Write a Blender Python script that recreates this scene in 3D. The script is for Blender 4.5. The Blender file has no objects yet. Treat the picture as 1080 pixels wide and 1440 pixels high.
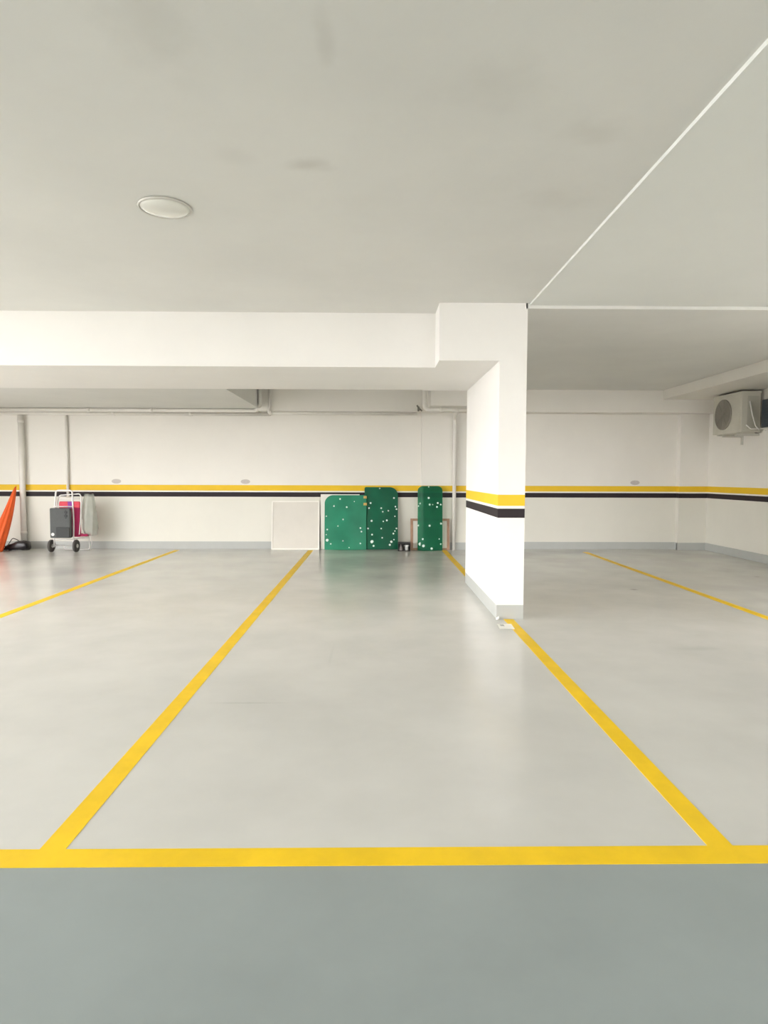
import bpy, bmesh, math, random
from mathutils import Vector, Matrix
PI = math.pi
scn = bpy.context.scene
col = scn.collection

# ------------------------------------------------------------------ materials
def lin(r, g, b):
    f = lambda c: (c/255/12.92) if c/255 <= .04045 else ((c/255+.055)/1.055)**2.4
    return (f(r), f(g), f(b), 1)

def mat(name, color, rough=.6, metal=0.0, var=0.0, scale=4.0, bump=0.0, bscale=60.0, coat=0.0, spec=.5):
    """principled paint with a soft procedural mottling of its own colour and roughness"""
    m = bpy.data.materials.new(name); m.use_nodes = True
    nt = m.node_tree; bs = nt.nodes['Principled BSDF']
    bs.inputs['Base Color'].default_value = color
    bs.inputs['Roughness'].default_value = rough
    bs.inputs['Metallic'].default_value = metal
    bs.inputs['Coat Weight'].default_value = coat
    bs.inputs['Specular IOR Level'].default_value = spec
    tc = nt.nodes.new('ShaderNodeTexCoord')
    if var > 0:
        n = nt.nodes.new('ShaderNodeTexNoise'); n.inputs['Scale'].default_value = scale
        n.inputs['Detail'].default_value = 5; n.inputs['Roughness'].default_value = .6
        nt.links.new(tc.outputs['Object'], n.inputs['Vector'])
        r = nt.nodes.new('ShaderNodeValToRGB')
        r.color_ramp.elements[0].position = .2; r.color_ramp.elements[1].position = .8; r.color_ramp.interpolation = 'EASE'
        r.color_ramp.elements[0].color = tuple(c*(1-var) for c in color[:3])+(1,)
        r.color_ramp.elements[1].color = tuple(min(1, c*(1+var*.6)) for c in color[:3])+(1,)
        nt.links.new(n.outputs['Fac'], r.inputs['Fac']); nt.links.new(r.outputs['Color'], bs.inputs['Base Color'])
    if bump > 0:
        n2 = nt.nodes.new('ShaderNodeTexNoise'); n2.inputs['Scale'].default_value = bscale
        n2.inputs['Detail'].default_value = 4
        nt.links.new(tc.outputs['Object'], n2.inputs['Vector'])
        b = nt.nodes.new('ShaderNodeBump'); b.inputs['Strength'].default_value = bump; b.inputs['Distance'].default_value = .01
        nt.links.new(n2.outputs['Fac'], b.inputs['Height']); nt.links.new(b.outputs['Normal'], bs.inputs['Normal'])
    return m

def add_spots(m, spots, dark):
    """stains with a shape of their own: (x, y, z, rx, ry, rz, strength) ellipsoids broken up by noise, multiplied over the paint"""
    nt = m.node_tree; bs = nt.nodes['Principled BSDF']
    tc = [n for n in nt.nodes if n.type == 'TEX_COORD'][0]
    src = bs.inputs['Base Color'].links[0].from_socket
    nz = nt.nodes.new('ShaderNodeTexNoise'); nz.inputs['Scale'].default_value = 7; nz.inputs['Detail'].default_value = 4
    nt.links.new(tc.outputs['Object'], nz.inputs['Vector'])
    for (x, y, z, rx, ry, rz, st) in spots:
        mp = nt.nodes.new('ShaderNodeMapping'); mp.vector_type = 'TEXTURE'
        mp.inputs['Location'].default_value = (x, y, z); mp.inputs['Scale'].default_value = (rx, ry, rz)
        nt.links.new(tc.outputs['Object'], mp.inputs['Vector'])
        ln = nt.nodes.new('ShaderNodeVectorMath'); ln.operation = 'LENGTH'
        nt.links.new(mp.outputs['Vector'], ln.inputs[0])
        ad = nt.nodes.new('ShaderNodeMath'); ad.operation = 'MULTIPLY_ADD'
        ad.inputs[1].default_value = 1.0
        nt.links.new(nz.outputs['Fac'], ad.inputs[0]); nt.links.new(ln.outputs['Value'], ad.inputs[2])
        mr = nt.nodes.new('ShaderNodeMapRange'); mr.inputs['From Min'].default_value = .5; mr.inputs['From Max'].default_value = 1.6; mr.interpolation_type = 'SMOOTHSTEP'
        mr.inputs['To Min'].default_value = st; mr.inputs['To Max'].default_value = 0
        nt.links.new(ad.outputs['Value'], mr.inputs['Value'])
        mx = nt.nodes.new('ShaderNodeMix'); mx.data_type = 'RGBA'
        mx.inputs['B'].default_value = dark
        nt.links.new(mr.outputs['Result'], mx.inputs['Factor'])
        nt.links.new(src, mx.inputs['A']); src = mx.outputs['Result']
    nt.links.new(src, bs.inputs['Base Color'])

def gloss_var(m, lo, hi, scale):
    nt = m.node_tree; bs = nt.nodes['Principled BSDF']
    tc = [n for n in nt.nodes if n.type == 'TEX_COORD'][0]
    n = nt.nodes.new('ShaderNodeTexNoise'); n.inputs['Scale'].default_value = scale; n.inputs['Detail'].default_value = 3
    nt.links.new(tc.outputs['Object'], n.inputs['Vector'])
    mr = nt.nodes.new('ShaderNodeMapRange'); mr.inputs['From Min'].default_value = .2; mr.inputs['From Max'].default_value = .8
    mr.inputs['To Min'].default_value = lo; mr.inputs['To Max'].default_value = hi
    mr.interpolation_type = 'SMOOTHSTEP'
    nt.links.new(n.outputs['Fac'], mr.inputs['Value']); nt.links.new(mr.outputs['Result'], bs.inputs['Roughness'])

M = {}
WALLC = (.83, .80, .735, 1)
M['wall'] = mat('white_wall_paint', WALLC, .55, var=.03, scale=1.2, bump=.04, bscale=90)
M['dado'] = mat('greyer_lower_wall_paint', (.735, .715, .635, 1), .5, var=.03, scale=1.2, bump=.04, bscale=90)
M['column'] = mat('white_column_paint', (.86, .84, .80, 1), .5, var=.02, scale=2, bump=.04, bscale=90)
M['ceiling'] = mat('ceiling_paint', (.74, .735, .695, 1), .75, var=.045, scale=.9, bump=.03, bscale=50)
add_spots(M['ceiling'], [(-.35, 3.64, 3.17, .16, .10, .3, 0.51), (1.10, 3.27, 3.17, .20, .16, .3, 0.27), (1.12, 4.04, 3.17, .34, .24, .3, 0.24),
                         (-.86, 2.55, 3.17, .22, .45, .3, 0.27), (.55, 2.9, 3.17, .30, .26, .3, 0.17), (-.2, 2.62, 3.17, .05, .22, .3, 0.31), (-.75, 3.55, 3.17, .14, .12, .3, 0.17)], (.52, .50, .45, 1))
M['ceiling_panel'] = mat('cool_white_ceiling_paint', (.79, .80, .76, 1), .75, var=.025, scale=.9, bump=.03, bscale=50)
M['floor'] = mat('pale_epoxy_paint', (.635, .63, .59, 1), .3, var=.10, scale=.8)
gloss_var(M['floor'], .16, .262, .8)
add_spots(M['floor'], [(3.34, 8.12, 0, .07, .05, .1, .75), (5.59, 9.18, 0, .05, .04, .1, .6), (-1.6, 10.6, 0, .9, .35, .3, .16), (.15, 9.2, 0, .5, .35, .3, .14),
                       (-.1, 11.0, 0, 1.2, 1.2, .3, .12), (-.8, 4.02, 0, .34, .02, .1, .22), (2.75, 5.3, 0, .28, .09, .1, .16), (-.35, 5.1, 0, .02, .4, .1, .1)], (.30, .30, .27, 1))
M['aisle'] = mat('grey_green_epoxy_paint', (.31, .352, .345, 1), .35, var=.10, scale=1.3)
gloss_var(M['aisle'], .33, .48, 1.3)
M['yellow'] = mat('yellow_line_paint', (.92, .60, .010, 1), .5, var=.10, scale=3.5, spec=.3)
M['yellow_band'] = mat('yellow_band_paint', (.84, .54, .025, 1), .55, var=.04, scale=3, spec=.3)
M['black_band'] = mat('black_band_paint', (.028, .020, .023, 1), .6, var=.10, scale=5, spec=.25)
M['kick'] = mat('grey_skirting_paint', (.45, .46, .435, 1), .45, var=.04, scale=3)
M['ground'] = mat('yard_concrete', (.42, .41, .39, 1), .8, var=.1, scale=1.5)
M['pipe'] = mat('white_pipe_plastic', (.82, .79, .73, 1), .4, var=.03, scale=6)
M['lamp_rim'] = mat('satin_metal_rim', (.60, .58, .53, 1), .35, var=.03, scale=9)
M['lamp_glass'] = mat('frosted_lamp_glass', (.80, .80, .74, 1), .12, var=.02, scale=9, coat=.6)
M['board'] = mat('cream_board', (.69, .655, .585, 1), .55, var=.05, scale=2)
M['board_edge'] = mat('pale_board_edging', (.88, .85, .78, 1), .5, var=.03, scale=5)
M['alu'] = mat('white_enamel_tube', (.85, .83, .80, 1), .3, var=.03, scale=9)
M['rubber'] = mat('dark_rubber', (.075, .068, .062, 1), .7, var=.1, scale=20)
M['hub'] = mat('grey_plastic_hub', (.55, .54, .51, 1), .5, var=.05, scale=20)
M['grey_fabric'] = mat('charcoal_fabric', (.105, .11, .108, 1), .85, var=.08, scale=18, bump=.15, bscale=300)
M['grey_dark'] = mat('dark_grey_fabric', (.065, .068, .068, 1), .85, var=.08, scale=18)
M['pink'] = mat('magenta_fabric', (.50, .03, .12, 1), .8, var=.15, scale=9, bump=.15, bscale=200)
M['red_pink'] = mat('coral_fabric', (.72, .08, .11, 1), .8, var=.08, scale=9)
M['purple'] = mat('purple_fabric', (.27, .06, .33, 1), .8, var=.08, scale=9)
M['orange'] = mat('orange_fabric', (.88, .13, .02, 1), .6, var=.10, scale=6, bump=.1, bscale=40)
M['black_plastic'] = mat('black_plastic_film', (.018, .015, .018, 1), .35, var=.15, scale=15, bump=.5, bscale=14)
M['dark'] = mat('black_plastic', (.016, .013, .012, 1), .5, var=.1, scale=15)
M['white'] = mat('white_plastic', (.86, .85, .82, 1), .4, var=.03, scale=15)
M['ac_body'] = mat('aged_cream_metal', (.57, .55, .47, 1), .5, var=.06, scale=6)
M['ac_side'] = mat('aged_grey_metal', (.47, .455, .385, 1), .5, var=.06, scale=6)
M['ac_grille'] = mat('grey_wire_grille', (.30, .28, .235, 1), .55, var=.05, scale=10)
M['ac_dark'] = mat('dark_fan_plastic', (.17, .155, .125, 1), .6, var=.05, scale=10)
M['navy'] = mat('dark_navy_metal', (.016, .028, .04, 1), .5, var=.15, scale=8)
M['steel'] = mat('painted_steel_bracket', (.60, .58, .52, 1), .5, var=.05, scale=9)
M['wood'] = mat('reddish_brown_wood', (.38, .22, .14, 1), .55, var=.2, scale=12)
M['paper'] = mat('white_paper', (.92, .91, .83, 1), .6, var=.02, scale=20)
M['paper_ink'] = mat('grey_print', (.42, .42, .38, 1), .6, var=.02, scale=20)
M['plate'] = mat('grey_plate', (.56, .51, .47, 1), .5, var=.08, scale=30)
M['dot'] = mat('white_sticker', (.88, .97, .92, 1), .4, var=.02, scale=30)
M['gold'] = mat('gold_tape', (.55, .38, .10, 1), .35, var=.1, scale=30)
M['grey_stone'] = mat('pale_grey_plastic', (.40, .36, .34, 1), .6, var=.08, scale=30)

def tinted(name, tint, body, mixf, rough=.34):
    m = bpy.data.materials.new(name); m.use_nodes = True
    nt = m.node_tree; bs = nt.nodes['Principled BSDF']; out = nt.nodes['Material Output']
    tc = nt.nodes.new('ShaderNodeTexCoord'); n = nt.nodes.new('ShaderNodeTexNoise'); n.inputs['Scale'].default_value = 3
    nt.links.new(tc.outputs['Object'], n.inputs['Vector'])
    r = nt.nodes.new('ShaderNodeValToRGB')
    r.color_ramp.elements[0].position = .3; r.color_ramp.elements[1].position = .7
    r.color_ramp.elements[0].color = tuple(c*.85 for c in body[:3])+(1,); r.color_ramp.elements[1].color = tuple(c*1.12 for c in body[:3])+(1,)
    nt.links.new(n.outputs['Fac'], r.inputs['Fac']); nt.links.new(r.outputs['Color'], bs.inputs['Base Color'])
    bs.inputs['Roughness'].default_value = rough; bs.inputs['Specular IOR Level'].default_value = .2
    tr = nt.nodes.new('ShaderNodeBsdfTransparent'); tr.inputs['Color'].default_value = tint
    mx = nt.nodes.new('ShaderNodeMixShader'); mx.inputs['Fac'].default_value = mixf
    nt.links.new(bs.outputs['BSDF'], mx.inputs[1]); nt.links.new(tr.outputs['BSDF'], mx.inputs[2])
    nt.links.new(mx.outputs['Shader'], out.inputs['Surface'])
    return m
M['green_a'] = tinted('mid_green_sheet', (.25, .75, .55, 1), (.030, .245, .140, 1), .10)
M['green_b'] = tinted('dark_green_sheet', (.15, .6, .4, 1), (.008, .115, .058, 1), .10)
M['green_c'] = tinted('green_tinted_sheet', (.10, .60, .38, 1), (.008, .18, .085, 1), .5)
M['film'] = tinted('clear_plastic_film', (.93, .95, .93, 1), (.60, .62, .57, 1), .62, .3)

# ------------------------------------------------------------------ mesh helpers
def BM(): return bmesh.new()
def box(bm, x0, x1, y0, y1, z0, z1, mi=0, bev=0.0):
    vs = [bm.verts.new((x, y, z)) for z in (z0, z1) for y in (y0, y1) for x in (x0, x1)]
    fs = []
    for a in ((0, 2, 3, 1), (4, 5, 7, 6), (0, 1, 5, 4), (2, 6, 7, 3), (0, 4, 6, 2), (1, 3, 7, 5)):
        f = bm.faces.new([vs[i] for i in a]); f.material_index = mi; fs.append(f)
    if bev:
        es = set(e for f in fs for e in f.edges)
        r = bmesh.ops.bevel(bm, geom=list(es), offset=bev, segments=2, affect='EDGES', profile=.5)
        for f in r['faces']: f.material_index = mi
    return vs

def fillet(pts, rad, n=6):
    pts = [Vector(p) for p in pts]; out = [pts[0]]
    for a, b, c in zip(pts, pts[1:], pts[2:]):
        u, v = (a-b).normalized(), (c-b).normalized()
        ang = u.angle(v)
        if ang > PI-.02: out.append(b); continue
        d = min(rad/math.tan(ang/2), (a-b).length*.49, (c-b).length*.49)
        p, q = b+u*d, b+v*d
        for i in range(n+1):
            t = i/n
            out.append(p*(1-t)**2+b*2*t*(1-t)+q*t*t)
    return out+[pts[-1]]

def tube(bm, pts, r, seg=12, mi=0, closed=False):
    pts = [Vector(p) for p in pts]; n = len(pts)
    rr = r if isinstance(r, (list, tuple)) else [r]*n
    tan = []
    for i in range(n):
        a = pts[i-1] if (i or closed) else pts[i]; b = pts[(i+1) % n] if (i < n-1 or closed) else pts[i]
        tan.append((b-a).normalized())
    up = Vector((0, 0, 1)) if abs(tan[0].z) < .9 else Vector((1, 0, 0))
    nor = (up-tan[0]*up.dot(tan[0])).normalized(); rings = []
    for i in range(n):
        nor = (nor-tan[i]*nor.dot(tan[i])).normalized(); bi = tan[i].cross(nor)
        rings.append([bm.verts.new(pts[i]+(nor*math.cos(k*2*PI/seg)+bi*math.sin(k*2*PI/seg))*rr[i]) for k in range(seg)])
    m = n if closed else n-1
    for i in range(m):
        A, B = rings[i], rings[(i+1) % n]
        for k in range(seg):
            f = bm.faces.new((A[k], A[(k+1) % seg], B[(k+1) % seg], B[k])); f.smooth = True; f.material_index = mi
    if not closed:
        f = bm.faces.new(rings[0][::-1]); f.material_index = mi
        f = bm.faces.new(rings[-1]); f.material_index = mi

def lathe(bm, prof, c, axis='Z', seg=40, mi=0, smooth=True):
    """profile of (r, h) turned about an axis through c"""
    rings = []
    for (r, h) in prof:
        ring = []
        for k in range(seg):
            a = k*2*PI/seg; p, q = r*math.cos(a), r*math.sin(a)
            v = {'Z': (p, q, h), 'X': (h, p, q), 'Y': (q, h, p)}[axis]
            ring.append(bm.verts.new(Vector(c)+Vector(v)))
        rings.append(ring)
    for A, B in zip(rings, rings[1:]):
        for k in range(seg):
            f = bm.faces.new((A[k], A[(k+1) % seg], B[(k+1) % seg], B[k])); f.smooth = smooth; f.material_index = mi
    for R, rev in ((rings[0], True), (rings[-1], False)):
        f = bm.faces.new(R[::-1] if rev else R); f.material_index = mi

def loft(bm, secs, mi=0, smooth=True):
    rings = [[bm.verts.new(p) for p in s] for s in secs]
    for A, B in zip(rings, rings[1:]):
        n = len(A)
        for k in range(n):
            f = bm.faces.new((A[k], A[(k+1) % n], B[(k+1) % n], B[k])); f.smooth = smooth; f.material_index = mi
    for R in (rings[0][::-1], rings[-1]):
        f = bm.faces.new(R); f.smooth = smooth; f.material_index = mi

def obj(name, bm, mats, parent=None, **props):
    bmesh.ops.recalc_face_normals(bm, faces=bm.faces)
    me = bpy.data.meshes.new(name); bm.to_mesh(me); bm.free()
    for m in (mats if isinstance(mats, (list, tuple)) else [mats]): me.materials.append(M[m])
    o = bpy.data.objects.new(name, me); col.objects.link(o)
    if parent:
        o.parent = parent
        o.matrix_parent_inverse = parent.matrix_basis.inverted()
    for k, v in props.items(): o[k] = v
    return o
def struct(name, bm, mats, label, cat): return obj(name, bm, mats, kind='structure', label=label, category=cat)
def thing(name, loc, label, cat, group=None):
    o = bpy.data.objects.new(name, None); o.empty_display_size = .1; o.location = loc; col.objects.link(o)
    o['label'] = label; o['category'] = cat
    if group: o['group'] = group
    return o

# ------------------------------------------------------------------ room
XL, XR, YF, YB, H = -9.6, 6.593, -6.0, 12.70, 3.167
YO = 6.0                                                     # side wall stops here; unseen gap invented to let sky light into the rear
YCOL = 6.417
bm = BM()
box(bm, XL, XR, 2.36, YB, -.25, 0, 0)
box(bm, XL, XR, YF, 2.36, -.25, 0, 1)
box(bm, XL, XR, 2.303, 2.419, 0, .0015, 2)
for x, y1 in ((-3.848, 12.45), (-1.247, 12.45), (1.363, YCOL), (4.057, 12.2)):
    box(bm, x-.05, x+.05, 2.419, y1-.005, 0, .0015, 2)
box(bm, 1.313, 1.413, 8.67, 12.5, 0, .0015, 2)
struct('floor', bm, ['floor', 'aisle', 'yellow'], 'pale glossy painted parking floor with yellow bay lines and grey-green aisle', 'floor')

bm = BM(); box(bm, -60, 60, -60, 60, -.5, -.26)  # added unseen slab, cuts the light rising onto the ceiling
struct('ground', bm, 'ground', 'pale concrete yard outside the open sides of the garage', 'ground')
def wall_bands(bm, x0, x1, y, ny, z1, slab=.2):
    """back-wall slab facing -y cut into painted bands"""
    for z0, zt, mi in ((0, 1.034, 3), (1.034, 1.127, 2), (1.127, 1.155, 0), (1.155, 1.267, 1), (1.267, z1, 0)):
        box(bm, x0, x1, y, y+slab, z0, zt, mi)
DADO = ((0, 1.034, 3), (1.034, 1.127, 2), (1.127, 1.155, 0), (1.155, 1.267, 1))
BANDS = ((0, 1.034, 0), (1.034, 1.127, 2), (1.127, 1.155, 0), (1.155, 1.267, 1))
bm = BM(); wall_bands(bm, XL, XR+.2, YB, -1, 3.4)
for x0, x1, d in ((.92, 1.9, .13), (6.03, XR, .13)):       # pilasters standing proud of the back wall
    for z0, zt, mi in DADO+((1.267, 2.69, 0),): box(bm, x0, x1, YB-d, YB+.05, z0, zt, mi)
struct('wall_back', bm, ['wall', 'yellow_band', 'black_band', 'dado'], 'white back wall with yellow and black painted bands', 'wall')
bm = BM()
for z0, zt, mi in DADO+((1.267, 3.4, 0),):
    box(bm, XR, XR+.2, YO, YB, z0, zt, mi); box(bm, XR, XR+.2, YF, 3.4, z0, zt, mi)
struct('wall_right', bm, ['wall', 'yellow_band', 'black_band', 'dado'], 'white side wall with yellow and black bands below the outdoor units', 'wall')
bm = BM()
for z0, zt, mi in DADO+((1.267, 3.4, 0),): box(bm, XL-.2, XL, 9.2, YB+.2, z0, zt, mi)  # added unseen wall, keeps left sky light off the back wall
struct('wall_left', bm, ['wall', 'yellow_band', 'black_band', 'dado'], 'short side wall closing off the trolley corner', 'wall')
bm = BM()
for z0, zt, mi in DADO+((1.267, 3.4, 0),): box(bm, XL, 1.0, YF-.2, YF, z0, zt, mi)  # added unseen wall, screens the beam and left bays from front sky
struct('wall_front', bm, ['wall', 'yellow_band', 'black_band', 'dado'], 'white wall on the far side of the aisle from the bays', 'wall')
bm = BM()
box(bm, XL, .92, YB-.012, YB+.01, 0, .145); box(bm, 1.9, 6.03, YB-.012, YB+.01, 0, .145)
box(bm, .908, 1.912, YB-.142, YB-.10, 0, .145); box(bm, 6.018, XR, YB-.142, YB-.10, 0, .145)
box(bm, .908, .93, YB-.14, YB, 0, .145); box(bm, 6.018, 6.04, YB-.14, YB, 0, .145)
struct('baseboard_back', bm, 'kick', 'grey painted skirting along the back wall', 'skirting')
bm = BM(); box(bm, XR-.02, XR+.01, YO, YB-.14, 0, .145, bev=.004); box(bm, XR-.02, XR+.01, YF, 3.4, 0, .145, bev=.004)
struct('baseboard_right', bm, 'kick', 'grey painted skirting along the side wall', 'skirting')

bm = BM(); box(bm, XL, 1.535, YF, YB+.2, H, H+.25)
struct('ceiling', bm, 'ceiling', 'smudged off-white ceiling with a round light', 'ceiling')
bm = BM(); box(bm, 1.535, XR+.2, YF, YCOL, H-.022, H+.25)
struct('ceiling', bm, 'ceiling_panel', 'cool white ceiling panel beyond the slanting joint', 'ceiling')
bm = BM(); box(bm, 1.50, XR+.2, YCOL, YB+.2, H-.052, H+.25)
struct('ceiling', bm, 'ceiling', 'shaded ceiling over the bay behind the column', 'ceiling')

bm = BM()
X1, X2, Y2 = 1.242, 1.515, 8.661
for z0, zt, mi in ((0, .145, 3),)+((.145, 1.034, 0),)+BANDS[1:]+((1.267, 2.602, 0),): box(bm, X1, X2, YCOL, Y2, z0, zt, mi)
box(bm, .638, X2, YCOL, Y2, 2.602, H+.01, 0)
struct('column', bm, ['column', 'yellow_band', 'black_band', 'kick'], 'white column with yellow and black bands carrying the beam end', 'column')
bm = BM(); box(bm, XL, .638, 6.837, 8.60, 2.602, H+.01)
struct('beam', bm, 'column', 'wide white beam spanning left from the column', 'beam')
bm = BM(); box(bm, XL, -2.23, 8.60, YB, 2.745, H+.01)
struct('beam', bm, 'ceiling', 'low soffit over the back of the trolley bay', 'soffit')
bm = BM(); box(bm, -2.23, XR, 12.32, YB+.05, 2.69, H+.01)
struct('beam', bm, 'wall', 'shallow beam along the top of the back wall', 'beam')
bm = BM(); box(bm, 1.02, 2.2, 11.75, 12.33, 2.74, H+.01)
struct('beam', bm, 'wall', 'short beam stub above the tall conduit behind the column', 'beam')
bm = BM(); box(bm, 5.55, XR+.05, YF, 12.33, 2.94, H+.01)
struct('beam', bm, 'wall', 'white boxed beam running above the outdoor units', 'beam')

# ------------------------------------------------------------------ ceiling light
t = thing('ceiling_light', (-1.346, 4.21, H), 'round white ceiling light with frosted glass, switched off', 'ceiling light')
bm = BM(); lathe(bm, [(.150, -.001), (.165, -.001), (.168, -.008), (.164, -.014), (.157, -.016), (.153, -.012), (.151, -.001)], (-1.346, 4.21, H), seg=64)
obj('rim', bm, 'lamp_rim', t)
bm = BM(); lathe(bm, [(.1525, -.004), (.1515, -.012), (.135, -.020), (.10, -.027), (.055, -.031), (.006, -.032)], (-1.346, 4.21, H), seg=64)
obj('diffuser', bm, 'lamp_glass', t)

# ------------------------------------------------------------------ pipes on the back wall
def pipe(name, runs, r, label, cat='pipe', group=None, collars=()):
    t = thing(name, runs[0][0], label, cat, group)
    bm = BM()
    for pts in runs: tube(bm, fillet(pts, .09), r, 14)
    obj('pipe_run', bm, 'pipe', t)
    for c, ax in collars:
        bm = BM(); w = .03
        lathe(bm, [(r+.002, -w), (r+.008, -w), (r+.008, w), (r+.002, w)], c, ax, 20); obj('coupling', bm, 'pipe', t)
    return t
pipe('drain_pipe', [[(XL, 12.63, 2.655), (-2.04, 12.63, 2.655)]], .032, 'thin white pipe running low along the top of the back wall', collars=(((-5.1, 12.63, 2.655), 'X'), ((-3.6, 12.63, 2.655), 'X')))
pipe('drain_pipe', [[(XL, 12.45, 2.705), (-2.30, 12.45, 2.705), (-2.18, 12.28, 2.80), (-2.18, 12.22, 3.15)]], .034, 'white pipe under the soffit that bends upward at its end', collars=(((-5.5, 12.45, 2.705), 'X'), ((-4.3, 12.45, 2.705), 'X')))
pipe('drain_pipe', [[(-2.00, 12.27, 3.165), (-2.00, 12.27, 2.76), (-2.04, 12.27, 2.645), (.80, 12.27, 2.645)]], .026, 'slim conduit dropping from the ceiling then running under the back beam', collars=(((-1.98, 12.27, 2.645), 'X'),))
pipe('drain_pipe', [[(.90, 11.70, 3.165), (.90, 11.70, 2.66), (1.50, 11.70, 2.66), (1.56, 12.50, 2.60), (1.56, 12.53, 0)]], .036, 'white pipe turning under the beam stub and down beside the column', collars=(((1.2, 11.70, 2.66), 'X'),))
pipe('downpipe', [[(-6.90, 12.625, 2.62), (-6.90, 12.625, 0)]], .054, 'thick white downpipe beside the orange parasol', collars=(((-6.90, 12.625, 2.50), 'Z'), ((-6.90, 12.625, .32), 'Z')))
pipe('downpipe', [[(-6.04, 12.67, 2.66), (-6.04, 12.67, 1.02)]], .026, 'thin white conduit on the wall above the trolley')
# dark clip by the elbow
bm = BM(); box(bm, .815, .85, 12.22, 12.30, 2.69, 2.775, bev=.006)
tube(bm, fillet([(.80, 12.24, 2.80), (.84, 12.24, 2.74), (.90, 12.24, 2.69)], .03), .016)
obj('pipe_clamp', bm, 'ac_dark', label='small dark clamp at the pipe elbow left of the column', category='clamp')

# grey oval plates just above the yellow band
for i, (x, lab) in enumerate(((-5.10, 'small faint grey oval plate on the wall above the trolley side'), (-2.56, 'small faint grey oval plate on the wall up left of the cream board'), (5.20, 'small faint grey oval plate on the wall in the bay behind the column'))):
    bm = BM()
    pr = [bm.verts.new((x+.095*math.cos(a)*(1 if abs(math.cos(a)) < .8 else .97), YB-.006, 1.335+.045*math.sin(a))) for a in [k*2*PI/32 for k in range(32)]]
    f = bm.faces.new(pr); r = bmesh.ops.extrude_face_region(bm, geom=[f])
    bmesh.ops.translate(bm, verts=[v for v in r['geom'] if isinstance(v, bmesh.types.BMVert)], vec=(0, .006, 0))
    obj('wall_plate', bm, 'plate', label=lab, category='plate', group='grey plates above the yellow band')

# paper label on the floor by the column
bm = BM()
z = .0016
P = [(1.205, 6.19), (1.345, 6.19), (1.335, 5.985), (1.193, 5.985)]
a = [bm.verts.new((x, y, z)) for x, y in P]; b = [bm.verts.new((x, y, z+.0015)) for x, y in P]
bm.faces.new(a[::-1]); bm.faces.new(b)
for k in range(4): bm.faces.new((a[k], a[(k+1) % 4], b[(k+1) % 4], b[k]))
box(bm, 1.225, 1.262, 6.10, 6.165, z+.0015, z+.002, 1)
obj('paper_label', bm, ['paper', 'paper_ink'], label='white paper label stuck to the floor at the foot of the column', category='label')
bm = BM(); random.seed(3)
loft(bm, [[(1.245+s*.012*math.cos(k*PI/4)+h*.3, 6.395+s*.02*math.sin(k*PI/4), .001+h*.6) for k in range(8)] for s, h in ((1, 0), (1.3, .02), (.5, .05))])
obj('paper_scrap', bm, 'white', label='tiny crumpled white scrap at the corner of the column', category='scrap')

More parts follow.
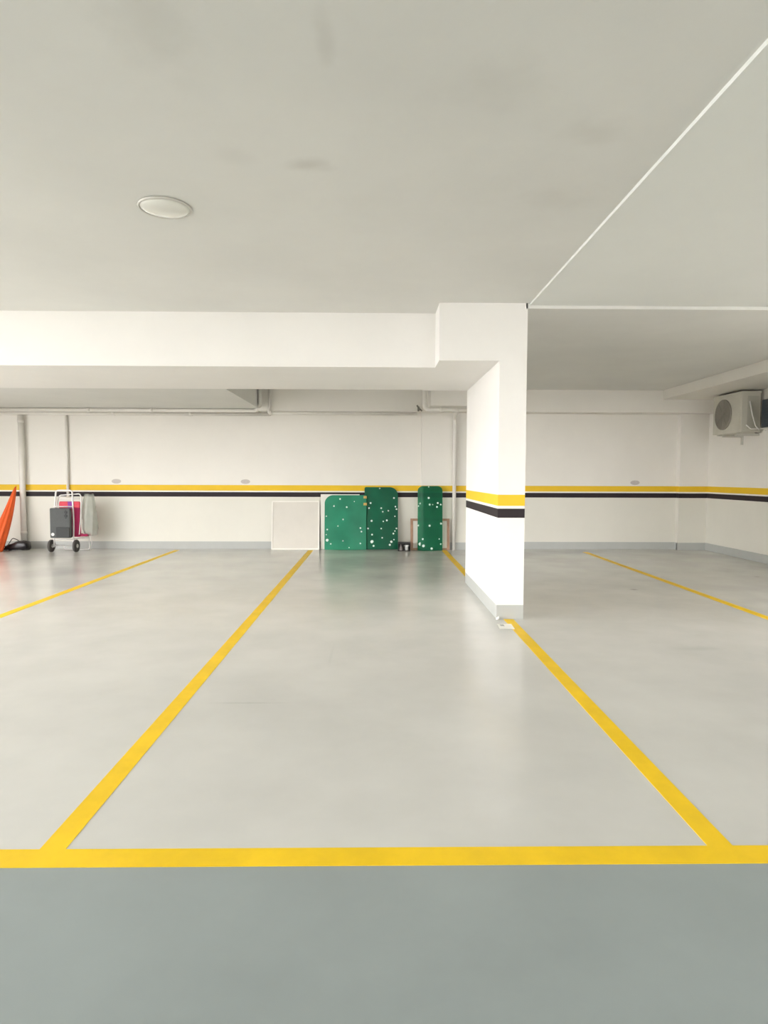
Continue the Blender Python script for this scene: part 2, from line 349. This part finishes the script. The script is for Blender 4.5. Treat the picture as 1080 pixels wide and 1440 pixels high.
# ------------------------------------------------------------------ outdoor units on the side wall
def condenser(x0, x1, y0, y1, z0, z1):
    t = thing('air_conditioner', (x1, (y0+y1)/2, z0), 'cream outdoor air conditioning unit with round fan grille on the side wall', 'air conditioner')
    bm = BM(); box(bm, x0, x1, y0, y1, z0, z1, 0, bev=.012)
    box(bm, x0-.008, x1+.004, y0-.006, y1+.006, z1-.02, z1+.008, 0, bev=.004)         # lid
    box(bm, x0+.10, x1-.03, y0-.004, y0+.01, z0+.06, z1-.07, 1)                        # end panel
    obj('casing', bm, ['ac_body', 'ac_side'], t)
    cy, cz, R = y0+.61*(y1-y0), (z0+z1)/2, .248
    bm = BM()
    lathe(bm, [(R, .0), (R+.02, -.004), (R+.02, -.018), (R, -.022), (R-.012, -.01)], (x0, cy, cz), 'X', 48)
    obj('fan_ring', bm, 'ac_grille', t)
    bm = BM(); lathe(bm, [(R-.005, -.001), (R-.005, -.004), (.01, -.004)], (x0, cy, cz), 'X', 48)
    obj('fan_recess', bm, 'ac_dark', t)
    bm = BM()
    for k in range(5):                                                                  # blades at rest
        a = k*2*PI/5; c, s = math.cos(a), math.sin(a); c2, s2 = math.cos(a+.9), math.sin(a+.9)
        vs = [bm.verts.new((x0-.005-d, cy+r*q[0], cz+r*q[1])) for r, q, d in ((.06, (c, s), 0), (.215, (c, s), 0), (.215, (c2, s2), .006), (.06, (c2, s2), .006))]
        f = bm.faces.new(vs); r_ = bmesh.ops.extrude_face_region(bm, geom=[f])
        bmesh.ops.translate(bm, verts=[v for v in r_['geom'] if isinstance(v, bmesh.types.BMVert)], vec=(-.002, 0, 0))
    lathe(bm, [(.065, -.004), (.06, -.014), (.02, -.016)], (x0, cy, cz), 'X', 24)
    obj('fan', bm, 'ac_grille', t)
    bm = BM()
    for rr in [.04+.0255*i for i in range(9)]:
        tube(bm, [(x0-.019, cy+rr*math.cos(k*2*PI/36), cz+rr*math.sin(k*2*PI/36)) for k in range(36)], .0028, 5, closed=True)
    for k in range(8):
        a = k*PI/4+.2; tube(bm, [(x0-.019, cy+.03*math.cos(a), cz+.03*math.sin(a)), (x0-.017, cy+R*math.cos(a), cz+R*math.sin(a))], .004, 6)
    obj('grille', bm, 'ac_grille', t)
    bm = BM(); box(bm, x0-.005, x0+.004, y0+.03, y0+.13, z0+.08, z1-.09, bev=.003)
    obj('service_panel', bm, 'ac_body', t)
    for q in (y0+.14, y1-.14):
        bm = BM(); box(bm, x0+.02, x1-.02, q-.03, q+.03, z0-.022, z0+.002, bev=.004); obj('foot', bm, 'ac_body', t)
    bm = BM()
    tube(bm, fillet([(x0+.13, y0-.012, z1-.16), (x0+.17, y0-.03, z1-.40), (x0+.22, y0-.05, z0+.10), (x0+.25, y0-.10, z0+.03)], .1), .011, 8)
    tube(bm, fillet([(x0+.08, y0-.012, z0+.12), (x0+.15, y0-.03, z0+.05), (x0+.25, y0-.09, z0+.05)], .05), .009, 8)
    obj('refrigerant_hose', bm, 'white', t)
    return t
condenser(6.20, 6.53, 10.79, 11.70, 2.215, 2.895)
def bracket(ya, x0, z, label, up=True):
    t = thing('wall_bracket', (XR, ya, z), label, 'bracket', 'steel brackets under the outdoor units')
    bm = BM(); box(bm, x0, XR-.001, ya-.02, ya+.02, z-.03, z, bev=.003); obj('arm', bm, 'steel', t)
    if not up: return
    bm = BM(); box(bm, XR-.03, XR-.001, ya-.02, ya+.02, z-.16, z-.02, bev=.003); obj('upright', bm, 'steel', t)
bracket(10.93, 6.22, 2.192, 'steel bracket under the near end of the cream outdoor unit', False)
bracket(11.40, 6.22, 2.192, 'steel bracket under the far end of the cream outdoor unit')
bracket(10.15, 6.22, 2.222, 'steel bracket carrying the dark navy unit')
bracket(9.62, 6.22, 2.222, 'steel bracket at the out of sight end of the dark navy unit')
t = thing('navy_unit', (6.4, 9.9, 2.222), 'dark navy metal unit on the side wall beside the cream air conditioner', 'outdoor unit')
bm = BM(); box(bm, 6.25, 6.57, 9.50, 10.31, 2.245, 2.70, bev=.012); obj('casing', bm, 'navy', t)
bm = BM(); box(bm, 6.24, 6.58, 9.49, 10.32, 2.222, 2.246, bev=.004); obj('tray', bm, 'steel', t)
bm = BM()
for k in range(7): box(bm, 6.242, 6.252, 9.6, 10.2, 2.32+k*.05, 2.34+k*.05)
obj('louvre', bm, 'navy', t)

# ------------------------------------------------------------------ things leaning on the back wall
def lean_sheet(name, x0, x1, z0, z1, yb, yt, th, rl, rr, bow=lambda u: 0, n=40):
    """upright sheet with rounded top corners, leaning from yb at the floor to yt at the top"""
    bm = BM(); prev = None
    us = [x0+(x1-x0)*.5*(1-math.cos(PI*k/n)) for k in range(n+1)]
    for u in us:
        zt = z1
        if rl and u < x0+rl: zt = z1-rl+math.sqrt(max(0, rl*rl-(x0+rl-u)**2))
        if rr and u > x1-rr: zt = z1-rr+math.sqrt(max(0, rr*rr-(u-x1+rr)**2))
        c = []
        for zz in (z0, zt):
            y = yb+(yt-yb)*(zz-z0)/(z1-z0)+bow((u-x0)/(x1-x0))
            c += [bm.verts.new((u, y, zz)), bm.verts.new((u, y+th, zz))]
        if prev:
            A, B = prev, c   # 0 front-bottom 1 back-bottom 2 front-top 3 back-top
            for q in ((A[0], B[0], B[2], A[2]), (A[1], A[3], B[3], B[1]), (A[0], A[1], B[1], B[0]), (A[2], B[2], B[3], A[3])):
                f = bm.faces.new(q); f.smooth = False
        else: bm.faces.new((c[0], c[2], c[3], c[1]))
        prev = c
    bm.faces.new((prev[0], prev[1], prev[3], prev[2]))
    return bm
def dots(bm, pts, x0, x1, z0, z1, yb, yt, bow=lambda u: 0, mi=1):
    for (x, z, r) in pts:
        y = yb+(yt-yb)*(z-z0)/(z1-z0)+bow((x-x0)/(x1-x0))
        lathe(bm, [(r, .0005), (r*.9, -.003), (r*.4, -.005), (r*.05, -.006)], (x, y, z), 'Y', 10, mi)

# cream framed board
t = thing('leaning_board', (-1.565, 12.6, 0), 'square cream board with pale edging leaning on the back wall', 'board')
bm = lean_sheet('b', -2.015, -1.115, .006, .95, 12.56, 12.665, .018, 0, 0, n=4); obj('panel', bm, 'board', t)
bm = BM()
for (xa, za, xb, zb) in ((-2.025, .006, -2.025, .945), (-1.105, .006, -1.105, .945), (-2.03, .012, -1.10, .012), (-2.03, .945, -1.10, .945)):
    ya, yb_ = 12.558+.105*(za/.95), 12.558+.105*(zb/.95)
    box(bm, -.5, .5, -.008, .012, -.5, .5)
    vs = bm.verts[-8:] if False else list(bm.verts)[-8:]
    for v in vs:
        fx, fz, y = v.co.x+.5, v.co.z+.5, v.co.y
        if xa == xb: v.co = Vector((xa+(fx-.5)*.026, ya+(yb_-ya)*fz+y, za+(zb-za)*fz))
        else: v.co = Vector((xa+(xb-xa)*fx, ya+y, za+(fz-.5)*.026))
obj('edging', bm, 'board_edge', t)

# white panel just behind the green sheets
bm = lean_sheet('w', -1.07, -.30, .004, 1.09, 12.60, 12.672, .012, 0, 0, n=4)
obj('backing_board', bm, 'board_edge', label='white panel showing as a strip at the left edge of the green sheets', category='panel')

random.seed(11)
bow1 = lambda u: -.03*math.sin(PI*u)
bm = lean_sheet('g', -.985, -.165, .004, 1.075, 12.50, 12.60, .006, .17, .03, bow1)
pts = [(-.93+.0, .40, .017), (-.80, .86, .017), (-.55, .84, .018), (-.95, .66, .014), (-.62, .60, .017), (-.72, .47, .014), (-.93, .19, .03), (-.86, .12, .016), (-.62, .18, .015),
       (-.68, 1.0, .017), (-.28, .43, .017), (-.26, .36, .018), (-.28, .13, .017), (-.50, .05, .012), (-.40, .95, .010), (-.95, .30, .012)]
dots(bm, pts, -.985, -.165, .004, 1.075, 12.50, 12.60, bow1)
t = obj('green_sheet', bm, ['green_a', 'dot'], label='wide mid green sheet with white dots beside the cream board', category='sheet', group='green dotted sheets by the back wall')
for z in (.90, 1.035):
    y = 12.50+.1*z/1.075-.008
    bm = BM(); box(bm, -.22, -.155, y-.004, y+.002, z-.025, z+.025, bev=.001)
    obj('fastening', bm, 'gold', t, label='gold coloured fastening')
bow2 = lambda u: -.035*math.sin(PI*u)
bm = lean_sheet('g', -.20, .462, .012, 1.235, 12.535, 12.655, .006, .03, .17, bow2)
pts = [(.10, 1.21, .014), (.38, 1.02, .02), (-.08, .92, .02), (-.11, .82, .018), (.13, .82, .018), (.16, .75, .016), (.27, .77, .016), (-.06, .57, .022), (.24, .58, .019), (.17, .56, .013),
       (.41, .85, .016), (.43, .80, .017), (.40, .66, .013), (.43, .42, .017), (.40, .37, .013), (.37, .32, .018), (-.13, .42, .018), (.13, .42, .016), (-.05, .30, .018), (.15, .24, .016),
       (-.05, .16, .034), (.33, .16, .026), (.30, .10, .022), (-.02, .08, .02), (.38, .20, .014)]
dots(bm, pts, -.20, .462, .012, 1.235, 12.535, 12.655, bow2)
obj('green_sheet', bm, ['green_b', 'dot'], label='tallest of two joined green sheets, dark with white dots, next to the small black box', category='sheet', group='green dotted sheets by the back wall')
def bow3(u): return -.10*min(1, u/.22) if u < .22 else (-.10+.02*(u-.22)/.36 if u < .58 else -.08+.04*(u-.58)/.42)
bm = lean_sheet('g', .842, 1.325, .004, 1.262, 12.42, 12.50, .006, .10, .10, lambda u: bow3(u)*.8)
pts = [(1.05, 1.03, .021), (1.07, .90, .02), (1.23, .93, .02), (1.29, .90, .018), (1.215, .855, .018), (.89, .92, .018), (.86, .87, .014), (1.13, .90, .010), (1.07, .49, .022), (.86, .49, .019),
       (1.295, .53, .021), (.94, .23, .02), (.89, .13, .036), (.95, .10, .028), (1.29, .13, .016), (1.26, .23, .013), (1.11, .045, .024), (1.05, 1.245, .012)]
dots(bm, pts, .842, 1.325, .004, 1.262, 12.42, 12.50, lambda u: bow3(u)*.8)
obj('green_sheet', bm, ['green_c', 'dot'], label='narrow see-through green dotted sheet standing apart next to the column', category='sheet', group='green dotted sheets by the back wall')

# wooden frame behind the narrow sheet
t = thing('wooden_frame', (1.08, 12.5, 0), 'brown wooden frame with a cream panel behind the narrow green sheet', 'frame')
bm = BM(); FY = lambda z: 12.45+.11*z
def slab(bm, xa, xb, za, zb, f0, f1, mi=0):
    vs = box(bm, xa, xb, 0, 1, za, zb, mi)
    for v in vs: v.co.y = FY(v.co.z)+(f0 if v.co.y < .5 else f1)
slab(bm, .705, .755, .004, .62, 0, .025); slab(bm, 1.42, 1.47, .004, .62, 0, .025); slab(bm, .755, 1.42, .575, .62, 0, .025); slab(bm, .755, 1.42, .004, .045, 0, .025)
obj('frame_border', bm, 'wood', t)
bm = BM(); slab(bm, .755, 1.42, .045, .575, .010, .018); obj('frame_panel', bm, 'board', t)

# small black open box with oddments
t = thing('open_box', (.57, 12.4, 0), 'small black open fronted box on the floor between the green sheets', 'box')
bm = BM(); x0, x1, y0, y1, z1 = .455, .695, 12.28, 12.44, .165
box(bm, x0, x0+.014, y0, y1, 0, z1); box(bm, x1-.014, x1, y0, y1, 0, z1); box(bm, x0+.014, x1-.014, y0, y1, 0, .014); box(bm, x0+.014, x1-.014, y0, y1, z1-.025, z1); box(bm, x0+.014, x1-.014, y1-.012, y1, .014, z1-.025)
obj('case', bm, 'dark', t)
bm = BM(); box(bm, .545, .56, y0, y1-.012, .014, z1-.025); obj('divider', bm, 'dark', t)
bm = BM(); lathe(bm, [(.038, .015), (.037, .03), (.012, .13), (.003, .135)], (.505, 12.34, 0), seg=20)
obj('grey_cone', bm, 'grey_stone', label='pale grey pointed piece inside the small black box', category='cone')
bm = BM(); lathe(bm, [(.036, .015), (.04, .09), (.042, .092), (.05, .094), (.05, .115), (.045, .12)], (.62, 12.335, 0), seg=24)
obj('white_tub', bm, 'white', label='small white lidded tub inside the small black box', category='tub')

# ------------------------------------------------------------------ folding trolley and its load
TX0, TX1, TY = -6.055, -5.69, 12.10
t = thing('folding_trolley', (-5.88, TY, 0), 'white tubular folding trolley on two dark wheels below the thin conduit', 'trolley')
bm = BM()
tube(bm, fillet([(TX0, TY, .09), (TX0, TY+.03, .60), (TX0+.03, TY+.06, 1.165), (TX1-.03, TY+.06, 1.165), (TX1, TY+.03, .60), (TX1, TY, .09)], .06), .015, 12)
obj('frame', bm, 'alu', t)
for z in (.24, .86):
    bm = BM(); tube(bm, [(TX0, TY+.012, z), (TX1, TY+.012, z)], .010, 10); obj('crossbar', bm, 'alu', t)
bm = BM(); tube(bm, [(TX0-.05, TY, .115), (TX1+.05, TY, .115)], .009, 10); obj('axle', bm, 'hub', t)
for x in (TX0-.05, TX1+.05):
    w = BM()
    lathe(w, [(.085, -.022), (.112, -.022), (.118, -.010), (.118, .010), (.112, .022), (.085, .022)], (x, TY, .118), 'X', 32)
    wo = obj('wheel', w, 'rubber', t)
    hb = BM(); lathe(hb, [(.038, -.028), (.038, .028)], (x, TY, .118), 'X', 20)
    for k in range(5):
        a = k*2*PI/5; tube(hb, [(x, TY+.02*math.cos(a), .118+.02*math.sin(a)), (x, TY+.088*math.cos(a), .118+.088*math.sin(a))], .015, 8)
    obj('hub', hb, 'hub', wo)
bm = BM()
tube(bm, fillet([(TX0+.02, TY+.01, .13), (TX0+.02, TY+.34, .08), (TX0+.02, TY+.36, .012), (TX1+.14, TY+.36, .012), (TX1+.14, TY+.34, .25), (TX1, TY+.02, .25)], .04), .009, 8)
obj('toe_rest', bm, 'alu', t)

t = thing('cooler_bag', (-5.87, TY-.08, .27), 'charcoal flat bag with a front pocket strapped to the trolley', 'bag')
bm = BM(); box(bm, -6.075, -5.695, TY-.105, TY-.018, .275, .835, bev=.018); obj('bag_body', bm, 'grey_fabric', t)
bm = BM(); box(bm, -5.955, -5.705, TY-.122, TY-.10, .295, .475, bev=.008); obj('pocket', bm, 'grey_dark', t)
bm = BM()
for z in (.76, .69): box(bm, -5.80, -5.745, TY-.114, TY-.10, z-.022, z+.022, bev=.004)
box(bm, -5.78, -5.765, TY-.112, TY-.10, .64, .80); obj('buckle', bm, 'grey_dark', t)
bm = BM(); lathe(bm, [(.030, .0), (.030, -.006), (.024, -.009)], (-6.02, TY-.104, .345), 'Y', 24); obj('round_badge', bm, 'white', t, label='round white badge')

t = thing('folded_chair', (-5.75, TY+.2, .2), 'folded beach chair with magenta and purple fabric loaded on the trolley', 'folding chair')
bm = BM(); box(bm, -5.985, -5.60, TY+.07, TY+.15, .28, .935, bev=.02); obj('seat_fabric', bm, 'pink', t)
bm = BM(); box(bm, -5.97, -5.585, TY+.055, TY+.10, .835, .955, bev=.015); obj('headrest', bm, 'red_pink', t)
bm = BM(); box(bm, -5.805, -5.72, TY+.048, TY+.06, .83, .955, bev=.004); obj('stripe', bm, 'purple', t, label='purple stripe')
bm = BM(); box(bm, -5.70, -5.475, TY+.10, TY+.26, .285, .335, bev=.015); obj('footrest', bm, 'pink', t)
bm = BM()
tube(bm, fillet([(-5.60, TY+.05, .33), (-5.575, TY+.06, .60), (-5.56, TY+.08, 1.04), (-5.60, TY+.10, 1.10), (-5.98, TY+.10, 1.07), (-6.03, TY+.10, .90), (-6.03, TY+.12, .30)], .05), .011, 10)
tube(bm, fillet([(-5.56, TY+.12, .34), (-5.47, TY+.2, .30), (-5.45, TY+.24, .16), (-5.50, TY+.26, .012)], .05), .009, 8)
tube(bm, [(-5.98, TY+.10, 1.005), (-5.58, TY+.10, 1.005)], .008, 8)
obj('chair_frame', bm, 'alu', t)

random.seed(5)
bm = BM(); secs = []
for i in range(15):
    f = i/14; z = 1.09-.78*f
    rx = .085+.045*math.sin(min(1, f*1.6)*PI*.5); ry = .05+.06*math.sin(min(1, f*1.5)*PI*.5)
    if f > .9: rx *= .86; ry *= .8
    cx = -5.475+.03*f
    secs.append([(cx+rx*math.cos(a)*(1+.13*math.sin(7*a+i*.25)+random.uniform(-.03, .03)), 12.30+ry*math.sin(a)*(1+.12*math.sin(4*a+1+i*.3)), z+.01*math.sin(3*a+i)) for a in [k*2*PI/28 for k in range(28)]])
loft(bm, secs)
obj('plastic_bag', bm, 'film', label='crumpled translucent plastic bag hanging at the right of the trolley', category='bag')

# orange furled parasol leaning by the downpipe
t = thing('furled_parasol', (-7.2, 12.25, 0), 'furled orange parasol leaning in the corner beside the thick downpipe', 'parasol')
ax0, ax1 = Vector((-7.17, 12.08, .03)), Vector((-6.985, 12.53, 1.215))
d = (ax1-ax0).normalized(); e1 = d.cross(Vector((0, 1, 0))).normalized(); e2 = d.cross(e1)
bm = BM(); secs = []
for i in range(22):
    f = i/21; r = .125*(1-f)**.75+.012
    if i == 0: r *= .9
    c = ax0.lerp(ax1, f)+Vector((.028*math.sin(f*PI), 0, 0))
    secs.append([c+(e1*math.cos(a)+e2*math.sin(a))*r*(1+.13*math.cos(8*a+2.2*f)) for a in [k*2*PI/48 for k in range(48)]])
loft(bm, secs); obj('canopy', bm, 'orange', t)
bm = BM(); tube(bm, [ax0-d*.028, ax0+d*.1], .016, 10); obj('pole', bm, 'alu', t)
bm = BM(); tube(bm, [ax1-d*.01, ax1+d*.025], [.011, .006], 10); obj('tip', bm, 'orange', t)

# black bag on the floor at the foot of the downpipe
random.seed(8)
t = thing('black_bag', (-6.95, 12.35, 0), 'crumpled black bag lying at the foot of the thick downpipe', 'bag')
bm = BM(); secs = []
for i in range(19):
    f = i/18; x = -7.20+.53*f
    hz = .045+.155*min(1, f*1.5)**.8; wy = .05+.07*min(1, f*1.6)
    if i in (0,): hz *= .5; wy *= .6
    if i == 18: hz *= .9; wy *= .85
    s = []
    for k in range(20):
        a = k*2*PI/20; cy, cz = math.cos(a), math.sin(a)
        q = 1/max(abs(cy), abs(cz))**.55
        s.append((x+random.uniform(-.006, .006), 12.36+wy*cy*q*.85+random.uniform(-.006, .006), max(.001, hz*(.5+.5*cz*q*.85)+random.uniform(-.008, .008))))
    secs.append(s)
loft(bm, secs); obj('bag_body', bm, 'black_plastic', t)
bm = BM(); tube(bm, fillet([(-7.10, 12.42, .10), (-7.02, 12.44, .235), (-6.92, 12.42, .20), (-6.86, 12.39, .17)], .05), .007, 8); obj('strap', bm, 'dark', t)
bm = BM()  # glints on the black plastic, put in as white discs
for x, z, s in ((-7.115, .07, .022), (-7.165, .045, .015)): lathe(bm, [(s, .02), (s*.9, .0), (s*.4, -.006)], (x, 12.285, z), 'Y', 12)
obj('tag', bm, 'white', t, label='small white tag')

# ------------------------------------------------------------------ light
SKY_L, SKY_R, SKY_E, SKY_F = 10.5, 1.5, 2.2, 3.3
w = bpy.data.worlds.new('overcast_sky'); scn.world = w; w.use_nodes = True
nt = w.node_tree; bg = nt.nodes['Background']
tc = nt.nodes.new('ShaderNodeTexCoord'); sx = nt.nodes.new('ShaderNodeSeparateXYZ'); mr = nt.nodes.new('ShaderNodeMapRange')
mr.inputs['From Min'].default_value = -1.0; mr.inputs['From Max'].default_value = -.35      # the sky is brightest beyond the open left side
mr.inputs['To Min'].default_value = SKY_L; mr.inputs['To Max'].default_value = SKY_R
nt.links.new(tc.outputs['Generated'], sx.inputs['Vector']); nt.links.new(sx.outputs['X'], mr.inputs['Value'])
m2 = nt.nodes.new('ShaderNodeMapRange'); m2.inputs['From Min'].default_value = .3; m2.inputs['From Max'].default_value = .9
m2.inputs['To Min'].default_value = 0; m2.inputs['To Max'].default_value = SKY_E
ad = nt.nodes.new('ShaderNodeMath'); ad.operation = 'ADD'
nt.links.new(sx.outputs['X'], m2.inputs['Value']); nt.links.new(mr.outputs['Result'], ad.inputs[0]); nt.links.new(m2.outputs['Result'], ad.inputs[1])
m3 = nt.nodes.new('ShaderNodeMapRange'); m3.inputs['From Min'].default_value = -.5; m3.inputs['From Max'].default_value = -.95
m3.inputs['To Min'].default_value = 0; m3.inputs['To Max'].default_value = SKY_F
a2 = nt.nodes.new('ShaderNodeMath'); a2.operation = 'ADD'
nt.links.new(sx.outputs['Y'], m3.inputs['Value']); nt.links.new(ad.outputs['Value'], a2.inputs[0]); nt.links.new(m3.outputs['Result'], a2.inputs[1])
nt.links.new(a2.outputs['Value'], bg.inputs['Strength'])
bg.inputs['Color'].default_value = (1.0, .985, .99, 1)

# ------------------------------------------------------------------ camera
f, yaw, pitch, roll = 897.995, .0146356714, -.0559904120, .00292382833
F = Vector((math.sin(yaw)*math.cos(pitch), math.cos(yaw)*math.cos(pitch), math.sin(pitch)))
Rt = Vector((math.cos(yaw), -math.sin(yaw), 0)); U = Rt.cross(F)
R2 = Rt*math.cos(roll)+U*math.sin(roll); U2 = -Rt*math.sin(roll)+U*math.cos(roll)
cd = bpy.data.cameras.new('camera'); co = bpy.data.objects.new('camera', cd); col.objects.link(co)
co.matrix_world = Matrix(((R2.x, U2.x, -F.x, 0), (R2.y, U2.y, -F.y, 0), (R2.z, U2.z, -F.z, 1.45), (0, 0, 0, 1)))
cd.sensor_fit = 'VERTICAL'; cd.sensor_height = 36; cd.lens = f/1440*36; cd.clip_start = .05; cd.clip_end = 200
scn.camera = co

vs = scn.view_settings
vs.view_transform = 'Standard'; vs.look = 'None'; vs.gamma = 1; vs.use_curve_mapping = False; vs.exposure = .95
